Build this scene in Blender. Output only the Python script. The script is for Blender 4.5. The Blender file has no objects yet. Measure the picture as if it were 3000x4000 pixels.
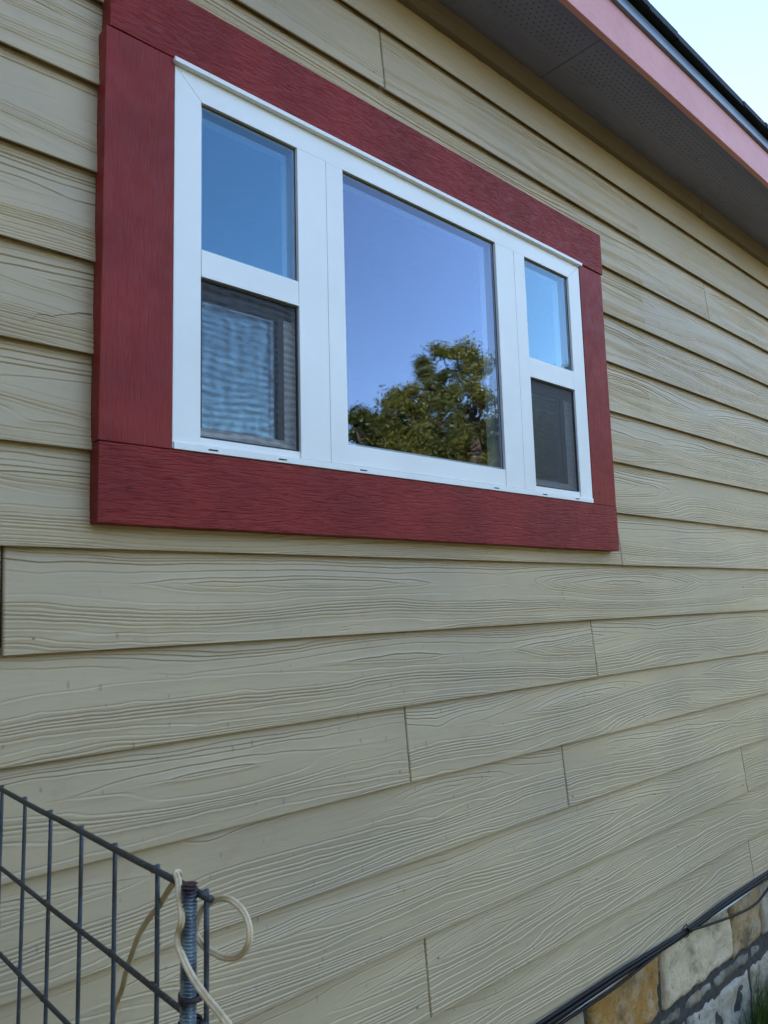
import bpy, bmesh, math, random
import numpy as np
from mathutils import Vector, Matrix, noise as mn
R = math.radians
sc = bpy.context.scene
COL = sc.collection
PI = math.pi

# ------------------------------------------------------------------ camera
cam_d = bpy.data.cameras.new('camera')
cam = bpy.data.objects.new('camera', cam_d)
COL.objects.link(cam)
sc.camera = cam
yaw, pitch, roll = 0.744415394, 0.124037086, -0.0275561734
fw = Vector((math.sin(yaw)*math.cos(pitch), math.cos(yaw)*math.cos(pitch), math.sin(pitch)))
rt = Vector((math.cos(yaw), -math.sin(yaw), 0))
up = rt.cross(fw)
r2 = rt*math.cos(roll) + up*math.sin(roll)
u2 = -rt*math.sin(roll) + up*math.cos(roll)
m = Matrix((r2, u2, -fw)).transposed().to_4x4()
m.translation = Vector((0, -1.32984892, 0))
cam.matrix_world = m
cam_d.sensor_fit = 'VERTICAL'
cam_d.sensor_height = 36.0
cam_d.sensor_width = 27.0
cam_d.lens = 36.0*2936.6/4000
cam_d.clip_start = 0.02
cam_d.clip_end = 2000
cam_d.dof.use_dof = True
cam_d.dof.focus_distance = 2.1
cam_d.dof.aperture_fstop = 20.0

# ------------------------------------------------------------------ light
SUN_EL, SUN_AZ = R(31), R(-40)        # azimuth from +y towards +x : the sun stands behind the house
world = bpy.data.worlds.new('World')
sc.world = world
world.use_nodes = True
wt = world.node_tree
sky = wt.nodes.new('ShaderNodeTexSky')
sky.sky_type = 'NISHITA'
sky.sun_disc = False
sky.sun_elevation = SUN_EL
sky.sun_rotation = SUN_AZ
sky.altitude = 300
sky.air_density = 1.0
sky.dust_density = 1.25
sky.ozone_density = 0.7
wt.links.new(sky.outputs[0], wt.nodes['Background'].inputs[0])
wt.nodes['Background'].inputs[1].default_value = 0.13
sun_d = bpy.data.lights.new('sun', 'SUN')
sun_d.energy = 4.0
sun_d.angle = R(0.5)
sun_d.color = (1.0, 0.90, 0.74)
sun = bpy.data.objects.new('sun', sun_d)
COL.objects.link(sun)
sdir = Vector((math.sin(SUN_AZ)*math.cos(SUN_EL), math.cos(SUN_AZ)*math.cos(SUN_EL), math.sin(SUN_EL)))
sun.rotation_euler = sdir.to_track_quat('Z', 'Y').to_euler()
sun.location = (0, 0, 12)
sc.view_settings.view_transform = 'Standard'
sc.view_settings.look = 'None'
sc.view_settings.gamma = 1
sc.view_settings.exposure = 2.70
sc.cycles.use_denoising = True
sc.cycles.max_bounces = 10
sc.cycles.diffuse_bounces = 5
sc.cycles.glossy_bounces = 6
sc.cycles.transparent_max_bounces = 24
sc.cycles.caustics_reflective = False
sc.cycles.caustics_refractive = False

# ------------------------------------------------------------------ helpers
class MB:
    """collects polygons, then links them as ONE mesh object"""
    def __init__(s):
        s.v = []; s.f = []; s.a = []
    def poly(s, pts, a=0.0):
        i = len(s.v); s.v += [tuple(p) for p in pts]
        s.f.append(tuple(range(i, i+len(pts)))); s.a.append(a)
    def box(s, x0, x1, y0, y1, z0, z1, a=0.0):
        i = len(s.v)
        s.v += [(x0,y0,z0),(x1,y0,z0),(x1,y1,z0),(x0,y1,z0),(x0,y0,z1),(x1,y0,z1),(x1,y1,z1),(x0,y1,z1)]
        for q in ((0,3,2,1),(4,5,6,7),(0,1,5,4),(1,2,6,5),(2,3,7,6),(3,0,4,7)):
            s.f.append(tuple(i+k for k in q)); s.a.append(a)
    def prism(s, pts, y0, y1, a=0.0):
        """polygon pts (x,z) anticlockwise seen from the front (-y), extruded y0 (front) .. y1"""
        n = len(pts); i = len(s.v)
        s.v += [(p[0], y0, p[1]) for p in pts] + [(p[0], y1, p[1]) for p in pts]
        s.f.append(tuple(range(i, i+n))); s.a.append(a)
        s.f.append(tuple(range(i+2*n-1, i+n-1, -1))); s.a.append(a)
        for k in range(n):
            l = (k+1) % n
            s.f.append((i+k, i+n+k, i+n+l, i+l)); s.a.append(a)
    def rings(s, rings, cap=True, a=0.0, closed=True):
        i = len(s.v); n = len(rings[0])
        for r_ in rings: s.v += [tuple(p) for p in r_]
        for j in range(len(rings)-1):
            for k in range(n if closed else n-1):
                l = (k+1) % n
                s.f.append((i+j*n+k, i+j*n+l, i+(j+1)*n+l, i+(j+1)*n+k)); s.a.append(a)
        if cap:
            s.f.append(tuple(i+k for k in reversed(range(n)))); s.a.append(a)
            s.f.append(tuple(i+(len(rings)-1)*n+k for k in range(n))); s.a.append(a)
    def tube(s, pts, rad, n=8, w=None, flat=1.0, ref=Vector((0,0,1)), a=0.0, jitter=0.0):
        """sweep an ellipse along pts; rad number or list; flat = thickness / width"""
        pts = [Vector(p) for p in pts]; rs = []
        prev = None
        for j, p in enumerate(pts):
            t = (pts[min(j+1, len(pts)-1)] - pts[max(j-1, 0)]).normalized()
            if prev is None:
                e = ref - t*ref.dot(t)
                if e.length < .05: e = Vector((1,0,0)) - t*t.x
            else:
                e = prev - t*prev.dot(t)
            e.normalize(); prev = e
            b = t.cross(e)
            r_ = rad[j] if isinstance(rad, (list, tuple)) else rad
            ring = []
            for k in range(n):
                an = 2*PI*k/n
                q = r_*(1 + (random.uniform(-jitter, jitter) if jitter else 0))
                ring.append(p + e*math.cos(an)*q + b*math.sin(an)*q*flat)
            rs.append(ring)
        s.rings(rs, a=a)
    def build(s, name, mat, parent=None, smooth=False, attr=None, bevel=0, seg=2):
        me = bpy.data.meshes.new(name)
        me.from_pydata(s.v, [], s.f)
        if attr:
            at = me.attributes.new(attr, 'FLOAT', 'FACE')
            at.data.foreach_set('value', s.a)
        if smooth:
            me.polygons.foreach_set('use_smooth', [True]*len(me.polygons))
        me.materials.append(mat)
        me.update()
        o = bpy.data.objects.new(name, me)
        COL.objects.link(o)
        if parent is not None: o.parent = parent
        if bevel:
            b = o.modifiers.new('bevel', 'BEVEL'); b.width = bevel; b.segments = seg; b.limit_method = 'ANGLE'
            b.harden_normals = False
        return o

def tag(o, label=None, cat=None, group=None, kind=None):
    if label: o['label'] = label
    if cat: o['category'] = cat
    if group: o['group'] = group
    if kind: o['kind'] = kind
    return o
def empty(name, loc=(0,0,0), parent=None):
    o = bpy.data.objects.new(name, None); COL.objects.link(o)
    o.location = loc
    if parent is not None: o.parent = parent
    return o
def crom(P, n=8):
    P = [Vector(p) for p in P]; out = []
    Q = [P[0]*2-P[1]] + P + [P[-1]*2-P[-2]]
    for i in range(1, len(Q)-2):
        for k in range(n):
            t = k/n; a, b, c, d = Q[i-1:i+3]
            out.append(.5*((2*b) + (c-a)*t + (2*a-5*b+4*c-d)*t*t + (3*b-3*c+d-a)*t**3))
    out.append(P[-1]); return out

# ------------------------------------------------------------------ node helper
class NT:
    def __init__(s, name):
        s.m = bpy.data.materials.new(name); s.m.use_nodes = True
        s.t = s.m.node_tree; s.n = s.t.nodes; s.l = s.t.links
        s.n.clear()
        s.out = s.n.new('ShaderNodeOutputMaterial')
    def put(s, sock, v):
        if v is None: return
        if isinstance(v, bpy.types.NodeSocket): s.l.new(v, sock)
        else:
            if isinstance(v, (tuple, list)) and len(v) == 3 and len(sock.default_value) == 4: v = (*v, 1)
            sock.default_value = v
    def math(s, op, a, b=None, c=None, clamp=False):
        n = s.n.new('ShaderNodeMath'); n.operation = op; n.use_clamp = clamp
        for i, v in enumerate((a, b, c)):
            if v is not None: s.put(n.inputs[i], v)
        return n.outputs[0]
    def mul(s, a, b): return s.math('MULTIPLY', a, b)
    def add(s, a, b): return s.math('ADD', a, b)
    def xyz(s, v):
        n = s.n.new('ShaderNodeSeparateXYZ'); s.put(n.inputs[0], v); return n.outputs
    def comb(s, x, y, z):
        n = s.n.new('ShaderNodeCombineXYZ')
        for i, v in enumerate((x, y, z)): s.put(n.inputs[i], v)
        return n.outputs[0]
    def pos(s):
        return s.n.new('ShaderNodeNewGeometry').outputs['Position']
    def attr(s, name):
        n = s.n.new('ShaderNodeAttribute'); n.attribute_name = name; return n
    def noise(s, v, scale=1.0, det=2.0, rough=.5, dist=0.0, color=False):
        n = s.n.new('ShaderNodeTexNoise'); s.put(n.inputs['Vector'], v)
        n.inputs['Scale'].default_value = scale; n.inputs['Detail'].default_value = det
        n.inputs['Roughness'].default_value = rough; n.inputs['Distortion'].default_value = dist
        return n.outputs['Color' if color else 'Fac']
    def vor(s, v, scale=1.0, feat='F1', rnd=1.0, outp='Distance'):
        n = s.n.new('ShaderNodeTexVoronoi'); n.feature = feat; s.put(n.inputs['Vector'], v)
        n.inputs['Scale'].default_value = scale; n.inputs['Randomness'].default_value = rnd
        return n.outputs[outp]
    def white(s, v):
        n = s.n.new('ShaderNodeTexWhiteNoise'); n.noise_dimensions = '3D'; s.put(n.inputs['Vector'], v)
        return n.outputs['Value']
    def ramp(s, f, a, b, x=0.0, y=1.0, smooth=True):
        n = s.n.new('ShaderNodeMapRange'); n.interpolation_type = 'SMOOTHSTEP' if smooth else 'LINEAR'
        s.put(n.inputs['Value'], f)
        for nm, v in (('From Min', a), ('From Max', b), ('To Min', x), ('To Max', y)): s.put(n.inputs[nm], v)
        return n.outputs[0]
    def mix(s, f, a, b, mode='MIX'):
        n = s.n.new('ShaderNodeMix'); n.data_type = 'RGBA'; n.blend_type = mode
        s.put(n.inputs[0], f); s.put(n.inputs[6], a); s.put(n.inputs[7], b)
        return n.outputs[2]
    def bump(s, h, dist, strength=1.0, normal=None):
        n = s.n.new('ShaderNodeBump'); s.put(n.inputs['Height'], h)
        n.inputs['Distance'].default_value = dist; n.inputs['Strength'].default_value = strength
        if normal is not None: s.put(n.inputs['Normal'], normal)
        return n.outputs[0]
    def bsdf(s, col, rough=.5, normal=None, metal=0.0, spec=.5, **k):
        n = s.n.new('ShaderNodeBsdfPrincipled')
        s.put(n.inputs['Base Color'], col); s.put(n.inputs['Roughness'], rough)
        s.put(n.inputs['Metallic'], metal); s.put(n.inputs['Specular IOR Level'], spec)
        if normal is not None: s.put(n.inputs['Normal'], normal)
        s.l.new(n.outputs[0], s.out.inputs[0]); return n
M = {}

# ---- cedar-grained fibre cement boards
def cedar(name, base, seedattr=True, F=86.0, amp=1.0, axes='xz', dirt=True, grain=.0030):
    n = NT(name)
    p = n.xyz(n.pos())
    X = p[0]; Z = p[2] if axes == 'xz' else p[1]
    seed = n.attr('seed').outputs['Fac'] if seedattr else 0.37
    sx = n.add(X, n.mul(seed, 37.3)); sz = n.add(Z, n.mul(seed, 11.7))
    if seedattr:
        saw = lam = step = None
    else:
        # height in the board 0..1 (boards are 0.178 high, seams at 1.0055-.178k)
        if axes == 'xz':
            hz = n.math('FRACT', n.math('DIVIDE', n.math('SUBTRACT', Z, 1.0055-.178*20), .178))
            zz = n.mul(hz, .178)
        else:
            zz = n.math('ABSOLUTE', Z)
        # centre line of the cathedral figure wanders along the board
        zc = n.add(.090, n.mul(n.math('SUBTRACT', n.noise(n.comb(n.mul(sx, .9), 0, n.mul(seed, 91)), 1, 1), .5), .16))
        dz = n.math('SUBTRACT', zz, zc)
        xm = n.mul(n.math('SUBTRACT', n.math('PINGPONG', n.add(sx, n.mul(n.noise(n.comb(n.mul(sx,1.3), 5, seed), 1, 0), .8)), .62), .31), .085)
        d = n.math('SQRT', n.add(n.mul(dz, dz), n.mul(xm, xm)))
        big = n.noise(n.comb(n.mul(sx, 1.1), 0, n.mul(sz, 6)), 1, 2, .5)
        mid = n.noise(n.comb(n.mul(sx, 5), 3, n.mul(sz, 18)), 1, 1, .5)
        fine = n.noise(n.comb(n.mul(sx, 22), 3, n.mul(sz, 50)), 1, 1, .5)
        h = n.add(n.mul(d, F), n.add(n.mul(big, 15.0), n.add(n.mul(mid, 2.3), n.mul(fine, .35))))
        # uneven ring spacing
        h = n.add(h, n.mul(n.math('SINE', n.mul(h, .83)), .78))
        fr = n.math('FRACT', h); fl = n.math('FLOOR', h)
        saw = n.math('MINIMUM', n.math('DIVIDE', n.math('SUBTRACT', 1.0, fr), .86), n.math('DIVIDE', fr, .14))
        lam = n.noise(n.comb(n.mul(sx, 2.3), n.mul(fl, 7.31), n.mul(seed, 17)), 1, 1.5, .6)
        lam = n.ramp(lam, .36, .62, .10, 1.0)
        step = n.mul(saw, lam)
    pore = n.noise(n.comb(n.mul(sx, 30), 0, n.mul(sz, 260)), 1, 3, .6)
    grit = n.noise(n.pos(), 420, 3, .6)
    if seedattr: nb = n.bump(n.add(n.mul(pore, .5), n.mul(grit, .25)), .0006, 1.0)
    else: nb = n.bump(n.add(n.add(n.mul(step, 1.0*amp), n.mul(pore, .13)), n.mul(grit, .06)), grain, 1.0)
    # colour : faint variation, weathering, dirt
    tone = n.noise(n.comb(n.mul(sx, 1.5), 0, n.mul(sz, 4)), 1, 4, .6)
    col = n.mix(n.ramp(tone, .25, .75), tuple(c*.90 for c in base), tuple(min(1,c*1.08) for c in base))
    brd = n.white(n.comb(seed, 2.0, 1.0))
    col = n.mix(n.mul(brd, .30), col, tuple(c*.75 for c in base))
    if seedattr:                                  # shade of the grooves put into the colour
        gv = n.attr('groove').outputs['Fac']
        col = n.mix(n.mul(gv, .16), col, (base[0]*.45, base[1]*.45, base[2]*.45))
    if dirt:
        # grey splash specks, denser low on the wall and to the right
        dens = n.ramp(n.math('SUBTRACT', n.mul(X, .35), n.mul(p[2], .8)), -.75, 1.2, .0, 1.0)
        pw = n.comb(X, 0, n.mul(p[2], .42))
        v1 = n.vor(pw, 66)
        cellr = n.white(n.vor(pw, 66, outp='Position'))
        ed = n.noise(n.pos(), 190, 2, .6)
        th = n.mul(n.ramp(cellr, n.math('SUBTRACT', 1.0, n.mul(dens, .62)), 1.0, 0.0, .23, False), 1.0)
        sp = n.ramp(n.add(v1, n.mul(n.math('SUBTRACT', ed, .5), .30)), n.math('SUBTRACT', th, .07), th, 1.0, 0.0)
        sp = n.mul(sp, n.math('GREATER_THAN', th, .015))
        # smears of the spray
        sm = n.noise(n.comb(n.mul(X, 9), 1, n.mul(p[2], 14)), 1, 4, .65)
        sm = n.mul(n.ramp(sm, .56, .74), .36)
        col = n.mix(n.mul(sp, .52), col, (base[0]*.42, base[1]*.46, base[2]*.62))
        col = n.mix(sm, col, (base[0]*.72, base[1]*.66, base[2]*.62))
        # broad grey weathering
        bw = n.noise(n.comb(n.mul(X, 1.2), 4, n.mul(p[2], 1.6)), 1, 5, .6)
        col = n.mix(n.mul(n.ramp(bw, .42, .66), .42), col, (base[0]*.70, base[1]*.74, base[2]*.92))
    n.bsdf(col, .47, nb, spec=.45)
    return n.m
SID = (.530, .407, .243)
M['siding'] = cedar('siding_paint', SID)
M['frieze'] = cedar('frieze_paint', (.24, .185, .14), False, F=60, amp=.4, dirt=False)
M['soffit_plain'] = None

def soffit_mat():
    n = NT('soffit_paint')
    p = n.xyz(n.pos()); X, Y = p[0], p[1]
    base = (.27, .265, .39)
    big = n.noise(n.comb(n.mul(X, 1.4), 0, n.mul(Y, 8)), 1, 2, .5)
    mid = n.noise(n.comb(n.mul(X, 6), 3, n.mul(Y, 24)), 1, 1, .5)
    h = n.add(n.mul(Y, 70), n.add(n.mul(big, 18), n.mul(mid, 2.2)))
    fr = n.math('FRACT', h); fl = n.math('FLOOR', h)
    saw = n.math('MINIMUM', n.math('DIVIDE', n.math('SUBTRACT', 1.0, fr), .84), n.math('DIVIDE', fr, .16))
    lam = n.ramp(n.noise(n.comb(n.mul(X, 2), n.mul(fl, 5.1), 2), 1, 1.5), .36, .6, .05, 1)
    grit = n.noise(n.pos(), 300, 3, .6)
    # staggered vent holes, a strip near the fascia
    P_ = .0125
    gx = n.math('DIVIDE', X, P_*2); gy = n.math('DIVIDE', Y, P_*1.2)
    row = n.math('MODULO', n.math('FLOOR', n.add(gy, 1000)), 2)
    fx = n.math('SUBTRACT', n.math('FRACT', n.add(gx, n.mul(row, .5))), .5)
    fy = n.math('SUBTRACT', n.math('FRACT', n.add(gy, 1000)), .5)
    ax = n.mul(fx, P_*2); ay = n.mul(fy, P_*1.2)
    rr = n.math('SQRT', n.add(n.mul(ax, ax), n.mul(ay, ay)))
    hole = n.ramp(rr, .0018, .0028, .95, 0)
    strip = n.mul(n.math('GREATER_THAN', Y, -.222), n.math('LESS_THAN', Y, -.100))
    # unperforated margin at each panel end (panels of 2.44 m from the seam at x=1.978)
    xe = n.math('ABSOLUTE', n.math('SUBTRACT', n.math('MODULO', n.add(n.math('SUBTRACT', X, 1.978), 24.4+1.22), 2.44), 1.22))
    strip = n.mul(strip, n.math('GREATER_THAN', xe, .028))
    hole = n.mul(hole, strip)
    ton = n.noise(n.comb(n.mul(X, 2), 0, n.mul(Y, 5)), 1, 4, .6)
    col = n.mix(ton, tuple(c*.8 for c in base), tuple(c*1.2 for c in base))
    col = n.mix(n.mul(n.ramp(saw, 0, .3, .35, 0), lam), col, tuple(c*.4 for c in base))
    col = n.mix(hole, col, (.012, .010, .010))
    H = n.add(n.mul(n.mul(saw, lam), .8), n.add(n.mul(grit, .1), n.mul(hole, -1.5)))
    n.bsdf(col, .6, n.bump(H, .001), spec=.3)
    return n.m
M['soffit'] = soffit_mat()

def trim_mat(name, base, vertical, rough=.50, amp=1.0, tonevar=.14):
    """painted engineered-wood trim with short broken grain streaks"""
    n = NT(name)
    p = n.xyz(n.pos())
    A, B = (p[2], p[0]) if vertical else (p[0], p[2])
    seed = n.attr('seed').outputs['Fac']
    A = n.add(A, n.mul(seed, 9.3))
    warp = n.noise(n.comb(n.mul(A, 9), n.mul(seed, 7), n.mul(B, 22)), 1, 2, .5)
    Bw = n.add(B, n.mul(warp, .012))
    s1 = n.noise(n.comb(n.mul(A, 26), 0, n.mul(Bw, 330)), 1, 2, .55)
    s2 = n.noise(n.comb(n.mul(A, 11), 4, n.mul(Bw, 170)), 1, 2, .5)
    s3 = n.noise(n.comb(n.mul(A, 60), 4, n.mul(Bw, 520)), 1, 1, .5)
    groove = n.add(n.ramp(s1, .34, .50, 0, 1), n.add(n.mul(n.ramp(s2, .36, .50, 0, 1), .8), n.mul(s3, .35)))
    grit = n.noise(n.pos(), 520, 3, .6)
    H = n.add(n.mul(groove, amp), n.mul(grit, .22))
    nb = n.bump(H, .0009 if not vertical else .00045, 1.0)
    t = n.noise(n.pos(), 5, 4, .6)
    col = n.mix(n.ramp(t, .3, .7), tuple(c*(1-tonevar) for c in base), tuple(c*(1+tonevar) for c in base))
    col = n.mix(n.ramp(groove, 0.1, .8, .07, 0), col, tuple(c*.45 for c in base))
    rg = n.ramp(n.noise(n.pos(), 30, 3), .3, .7, rough-.06, rough+.08)
    n.bsdf(col, rg, nb, spec=.20)
    return n.m
RED = (.245, .026, .021)
M['red_h'] = trim_mat('red_trim_paint', RED, False)
M['red_v'] = trim_mat('red_trim_paint_upright', RED, True)
M['fascia'] = trim_mat('salmon_fascia_paint', (.74, .35, .335), False, .5, .35, .05)

def simple(name, base, rough=.5, var=.1, scale=20, bump=0.0, bscale=200, metal=0.0, spec=.5):
    n = NT(name)
    t = n.noise(n.pos(), scale, 4, .6)
    col = n.mix(n.ramp(t, .3, .7), tuple(c*(1-var) for c in base), tuple(min(1, c*(1+var)) for c in base))
    nb = n.bump(n.noise(n.pos(), bscale, 3, .6), bump) if bump else None
    n.bsdf(col, rough, nb, metal=metal, spec=spec)
    return n.m
M['vinyl'] = simple('white_vinyl', (.86, .85, .81), .38, .035, 3, .00012, 160)
M['vinyl_grey'] = simple('white_vinyl_sash', (.82, .82, .80), .45, .03, 6)
M['sash_dark'] = simple('sash_shade', (.035, .038, .045), .5)  # dark shade band behind the screen, put into the sash colour
M['gap'] = simple('dark_gap', (.02, .018, .016), .8)
M['gasket'] = simple('dark_gasket', (.03, .03, .032), .6)
M['spacer'] = simple('spacer_bar', (.42, .42, .50), .4, metal=.3)
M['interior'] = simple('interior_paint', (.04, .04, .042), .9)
M['sheath'] = simple('sheathing', (.10, .085, .06), .9)
M['drip'] = simple('drip_edge_metal', (.17, .21, .25), .42, .08, 8, .0002, 60, metal=.3)
M['shingle'] = simple('asphalt_shingle', (.028, .032, .042), .85, .35, 60, .002, 300)
M['cable'] = simple('black_cable_jacket', (.009, .009, .010), .5, .2, 40, spec=.25)
M['cable_grey'] = simple('pale_grey_cable_jacket', (.55, .60, .66), .35, .08, 30)
M['tie'] = simple('black_zip_tie', (.010, .010, .010), .3)
M['nail'] = simple('painted_nail', (.26, .21, .15), .6, .3, 500)
M['mortar'] = simple('mortar', (.050, .046, .042), .95, .35, 40, .002, 150)
M['rubber'] = simple('dark_tie_wire', (.030, .018, .020), .5, .3, 200)
M['crack'] = simple('fibre_cement_crack', (.13, .12, .11), .9)

def cord_mat():
    n = NT('tan_cord')
    t = n.noise(n.pos(), 90, 4, .6)
    col = n.mix(n.ramp(t, .3, .7), (.60, .46, .26), (.78, .62, .40))
    p = n.noise(n.pos(), 900, 2, .5)
    n.bsdf(col, .6, n.bump(p, .0003), spec=.3)
    return n.m
M['cord'] = cord_mat()
def wire_mat(name, base, rust):
    n = NT(name)
    t = n.noise(n.pos(), 26, 4, .65)
    f = n.noise(n.pos(), 240, 3, .6)
    col = n.mix(n.ramp(t, .35, .7), base, rust)
    col = n.mix(n.ramp(f, .55, .75, 0, .5), col, (.16, .17, .17))
    n.bsdf(col, .55, n.bump(f, .0006), metal=.25, spec=.5)
    return n.m
M['wire_v'] = wire_mat('weathered_zinc_upright', (.075, .095, .125), (.055, .050, .045))
M['wire_h'] = wire_mat('weathered_zinc_crosswise', (.060, .062, .060), (.050, .038, .028))
def rod_mat():
    n = NT('galvanised_threaded_steel')
    z = n.xyz(n.pos())[2]
    t = n.noise(n.pos(), 60, 4, .65)
    col = n.mix(n.ramp(t, .35, .65), (.32, .39, .41), (.14, .17, .19))
    col = n.mix(n.ramp(z, -.216, -.206), col, (.062, .034, .036))
    n.bsdf(col, .38, None, metal=.6, spec=.6)
    return n.m
M['rod'] = rod_mat()

def glass_mat(name, tint, facing, edge, wav=.0):
    """one float-glass sheet : a mirror layer by viewing angle over clear glass"""
    n = NT(name)
    lw = n.n.new('ShaderNodeLayerWeight'); lw.inputs[0].default_value = .5
    f = n.ramp(n.math('POWER', lw.outputs['Facing'], 3.0), 0, 1, facing, edge, False)
    g = n.n.new('ShaderNodeBsdfGlossy'); g.inputs['Roughness'].default_value = 0.0
    n.put(g.inputs['Color'], tint)
    if wav:
        hgt = n.noise(n.pos(), 5.0, 2, .5)
        n.put(g.inputs['Normal'], n.bump(hgt, wav))
    tr = n.n.new('ShaderNodeBsdfTransparent'); tr.inputs[0].default_value = (.80, .86, .84, 1)
    mx = n.n.new('ShaderNodeMixShader'); n.put(mx.inputs[0], f)
    n.l.new(tr.outputs[0], mx.inputs[1]); n.l.new(g.outputs[0], mx.inputs[2])
    n.l.new(mx.outputs[0], n.out.inputs[0])
    return n.m
# (outer sheet, inner low-e sheet) for each kind of pane
M['gl_left'] = (glass_mat('glass_sheet_teal', (.48, .76, 1.0), .066, .9, .0006), glass_mat('low_e_sheet_teal', (.38, .67, 1.0), .105, .9, .0009))
M['gl_mid'] = (glass_mat('glass_sheet_violet', (.66, .76, 1.0), .066, .9, .0006), glass_mat('low_e_sheet_violet', (.60, .67, 1.0), .112, .9, .0009))
M['gl_low'] = (glass_mat('glass_sheet_sash', (.62, .85, 1.0), .12, .9, .0006), glass_mat('low_e_sheet_sash', (.55, .82, 1.0), .20, .9, .0009))
M['gl_right'] = (glass_mat('glass_sheet_clear', (.60, .82, 1.0), .045, .9, .0006), glass_mat('low_e_sheet_clear', (.50, .78, 1.0), .085, .9, .0009))

def screen_mat(nm='insect_screen_mesh', lo=.00013, hi=.00035):
    n = NT(nm)
    w = n.noise(n.pos(), 7, 2, .5, color=True)
    wx = n.xyz(w)
    p = n.xyz(n.pos())
    X = n.add(p[0], n.mul(wx[0], .006)); Z = n.add(p[2], n.mul(wx[2], .010))
    pt = .0016
    a = n.math('PINGPONG', X, pt/2); b = n.math('PINGPONG', Z, pt/2)
    n1 = n.noise(n.comb(n.mul(p[0], 9), 2, n.mul(p[2], 6)), 1, 2, .5); n2 = n.noise(n.comb(n.mul(p[0], 22), 7, n.mul(p[2], 30)), 1, 2, .5)
    bands = n.math('SINE', n.add(n.mul(p[2], 400), n.add(n.mul(n1, 16), n.mul(n2, 2.5))))
    cols = n.math('SINE', n.add(n.mul(p[0], 190), n.mul(n1, 7)))
    moire = n.add(n.mul(bands, .5), n.mul(cols, .20))  # moire of the mesh and its reflection, put into the wire thickness
    th = n.ramp(moire, -.8, .8, lo, hi)
    sa = n.ramp(a, n.mul(th, .7), n.mul(th, 1.3), 1, 0, False); sb = n.ramp(b, n.mul(th, .7), n.mul(th, 1.3), 1, 0, False)
    k = n.math('MAXIMUM', sa, sb)
    d = n.n.new('ShaderNodeBsdfPrincipled'); d.inputs['Base Color'].default_value = (.035, .037, .040, 1); d.inputs['Roughness'].default_value = .5
    tr = n.n.new('ShaderNodeBsdfTransparent')
    mx = n.n.new('ShaderNodeMixShader'); n.put(mx.inputs[0], k)
    n.l.new(tr.outputs[0], mx.inputs[1]); n.l.new(d.outputs[0], mx.inputs[2])
    n.l.new(mx.outputs[0], n.out.inputs[0])
    return n.m
M['screen'] = screen_mat()
M['screen_even'] = screen_mat('insect_screen_mesh_even', .00030, .00035)

def stone_mat():
    n = NT('foundation_stone')
    s = n.attr('seed').outputs['Fac']
    cr = n.n.new('ShaderNodeValToRGB'); n.put(cr.inputs[0], s)
    e = cr.color_ramp; e.interpolation = 'CONSTANT'
    cols = [(.36, .29, .20), (.38, .20, .05), (.60, .475, .30), (.38, .25, .12), (.13, .115, .085), (.22, .20, .155), (.40, .355, .28)]
    e.elements[0].color = (*cols[0], 1)
    for i, c in enumerate(cols[1:]):
        el = e.elements.new((i+1)/7.0); el.color = (*c, 1)
    e.elements[-1].position = .999 if len(e.elements) > 8 else e.elements[-1].position
    base = cr.outputs[0]
    a = n.noise(n.pos(), 14, 6, .65); b = n.noise(n.pos(), 60, 5, .7); c = n.noise(n.pos(), 6, 3, .6)
    col = n.mix(n.ramp(a, .40, .72, 0, .75), base, n.mix(.45, base, (.62, .57, .48)))
    col = n.mix(n.ramp(b, .52, .70, 0, .60), col, n.mix(.65, base, (.05, .04, .03)))
    col = n.mix(n.ramp(c, .52, .70, 0, .55), col, n.mix(.6, base, (.36, .19, .05)))
    st_ = n.noise(n.pos(), 9, 6, .7)
    col = n.mix(n.ramp(st_, .50, .68, 0, .7), col, (.075, .070, .050))
    H = n.add(n.mul(b, .6), n.mul(a, 1.4))
    n.bsdf(col, .9, n.bump(H, .006), spec=.2)
    return n.m
M['stone'] = stone_mat()

def leaf_mat(name, c0, c1):
    n = NT(name)
    s = n.attr('seed').outputs['Fac']
    col = n.mix(s, c0, c1)
    d = n.n.new('ShaderNodeBsdfPrincipled'); n.put(d.inputs['Base Color'], col); d.inputs['Roughness'].default_value = .45
    t = n.n.new('ShaderNodeBsdfTranslucent'); n.put(t.inputs[0], n.mix(.5, col, (.22, .26, .02)))
    mx = n.n.new('ShaderNodeMixShader'); mx.inputs[0].default_value = .35
    n.l.new(d.outputs[0], mx.inputs[1]); n.l.new(t.outputs[0], mx.inputs[2]); n.l.new(mx.outputs[0], n.out.inputs[0])
    return n.m
M['leaf'] = leaf_mat('leaf_olive', (.05, .060, .014), (.25, .225, .035))
M['leaf_dark'] = leaf_mat('leaf_dark', (.03, .05, .014), (.16, .155, .028))
M['bark'] = simple('bark', (.11, .075, .055), .9, .35, 12, .01, 60)
M['grass'] = leaf_mat('grass_blade', (.035, .085, .015), (.085, .16, .03))
def ground_mat():
    n = NT('lawn')
    a = n.noise(n.pos(), .6, 5, .6); b = n.noise(n.pos(), 30, 4, .7)
    col = n.mix(n.ramp(a, .35, .65), (.085, .080, .030), (.15, .12, .055))
    col = n.mix(n.ramp(b, .4, .7), col, (.05, .05, .02))
    n.bsdf(col, .95, n.bump(b, .02), spec=.1)
    return n.m
M['ground'] = ground_mat()

# ------------------------------------------------------------------ ground
GZ = -1.64
g = MB()
g.poly([(-400, -400, GZ), (400, -400, GZ), (400, 400, GZ), (-400, 400, GZ)])
tag(g.build('ground', M['ground']), kind='structure')

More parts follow.
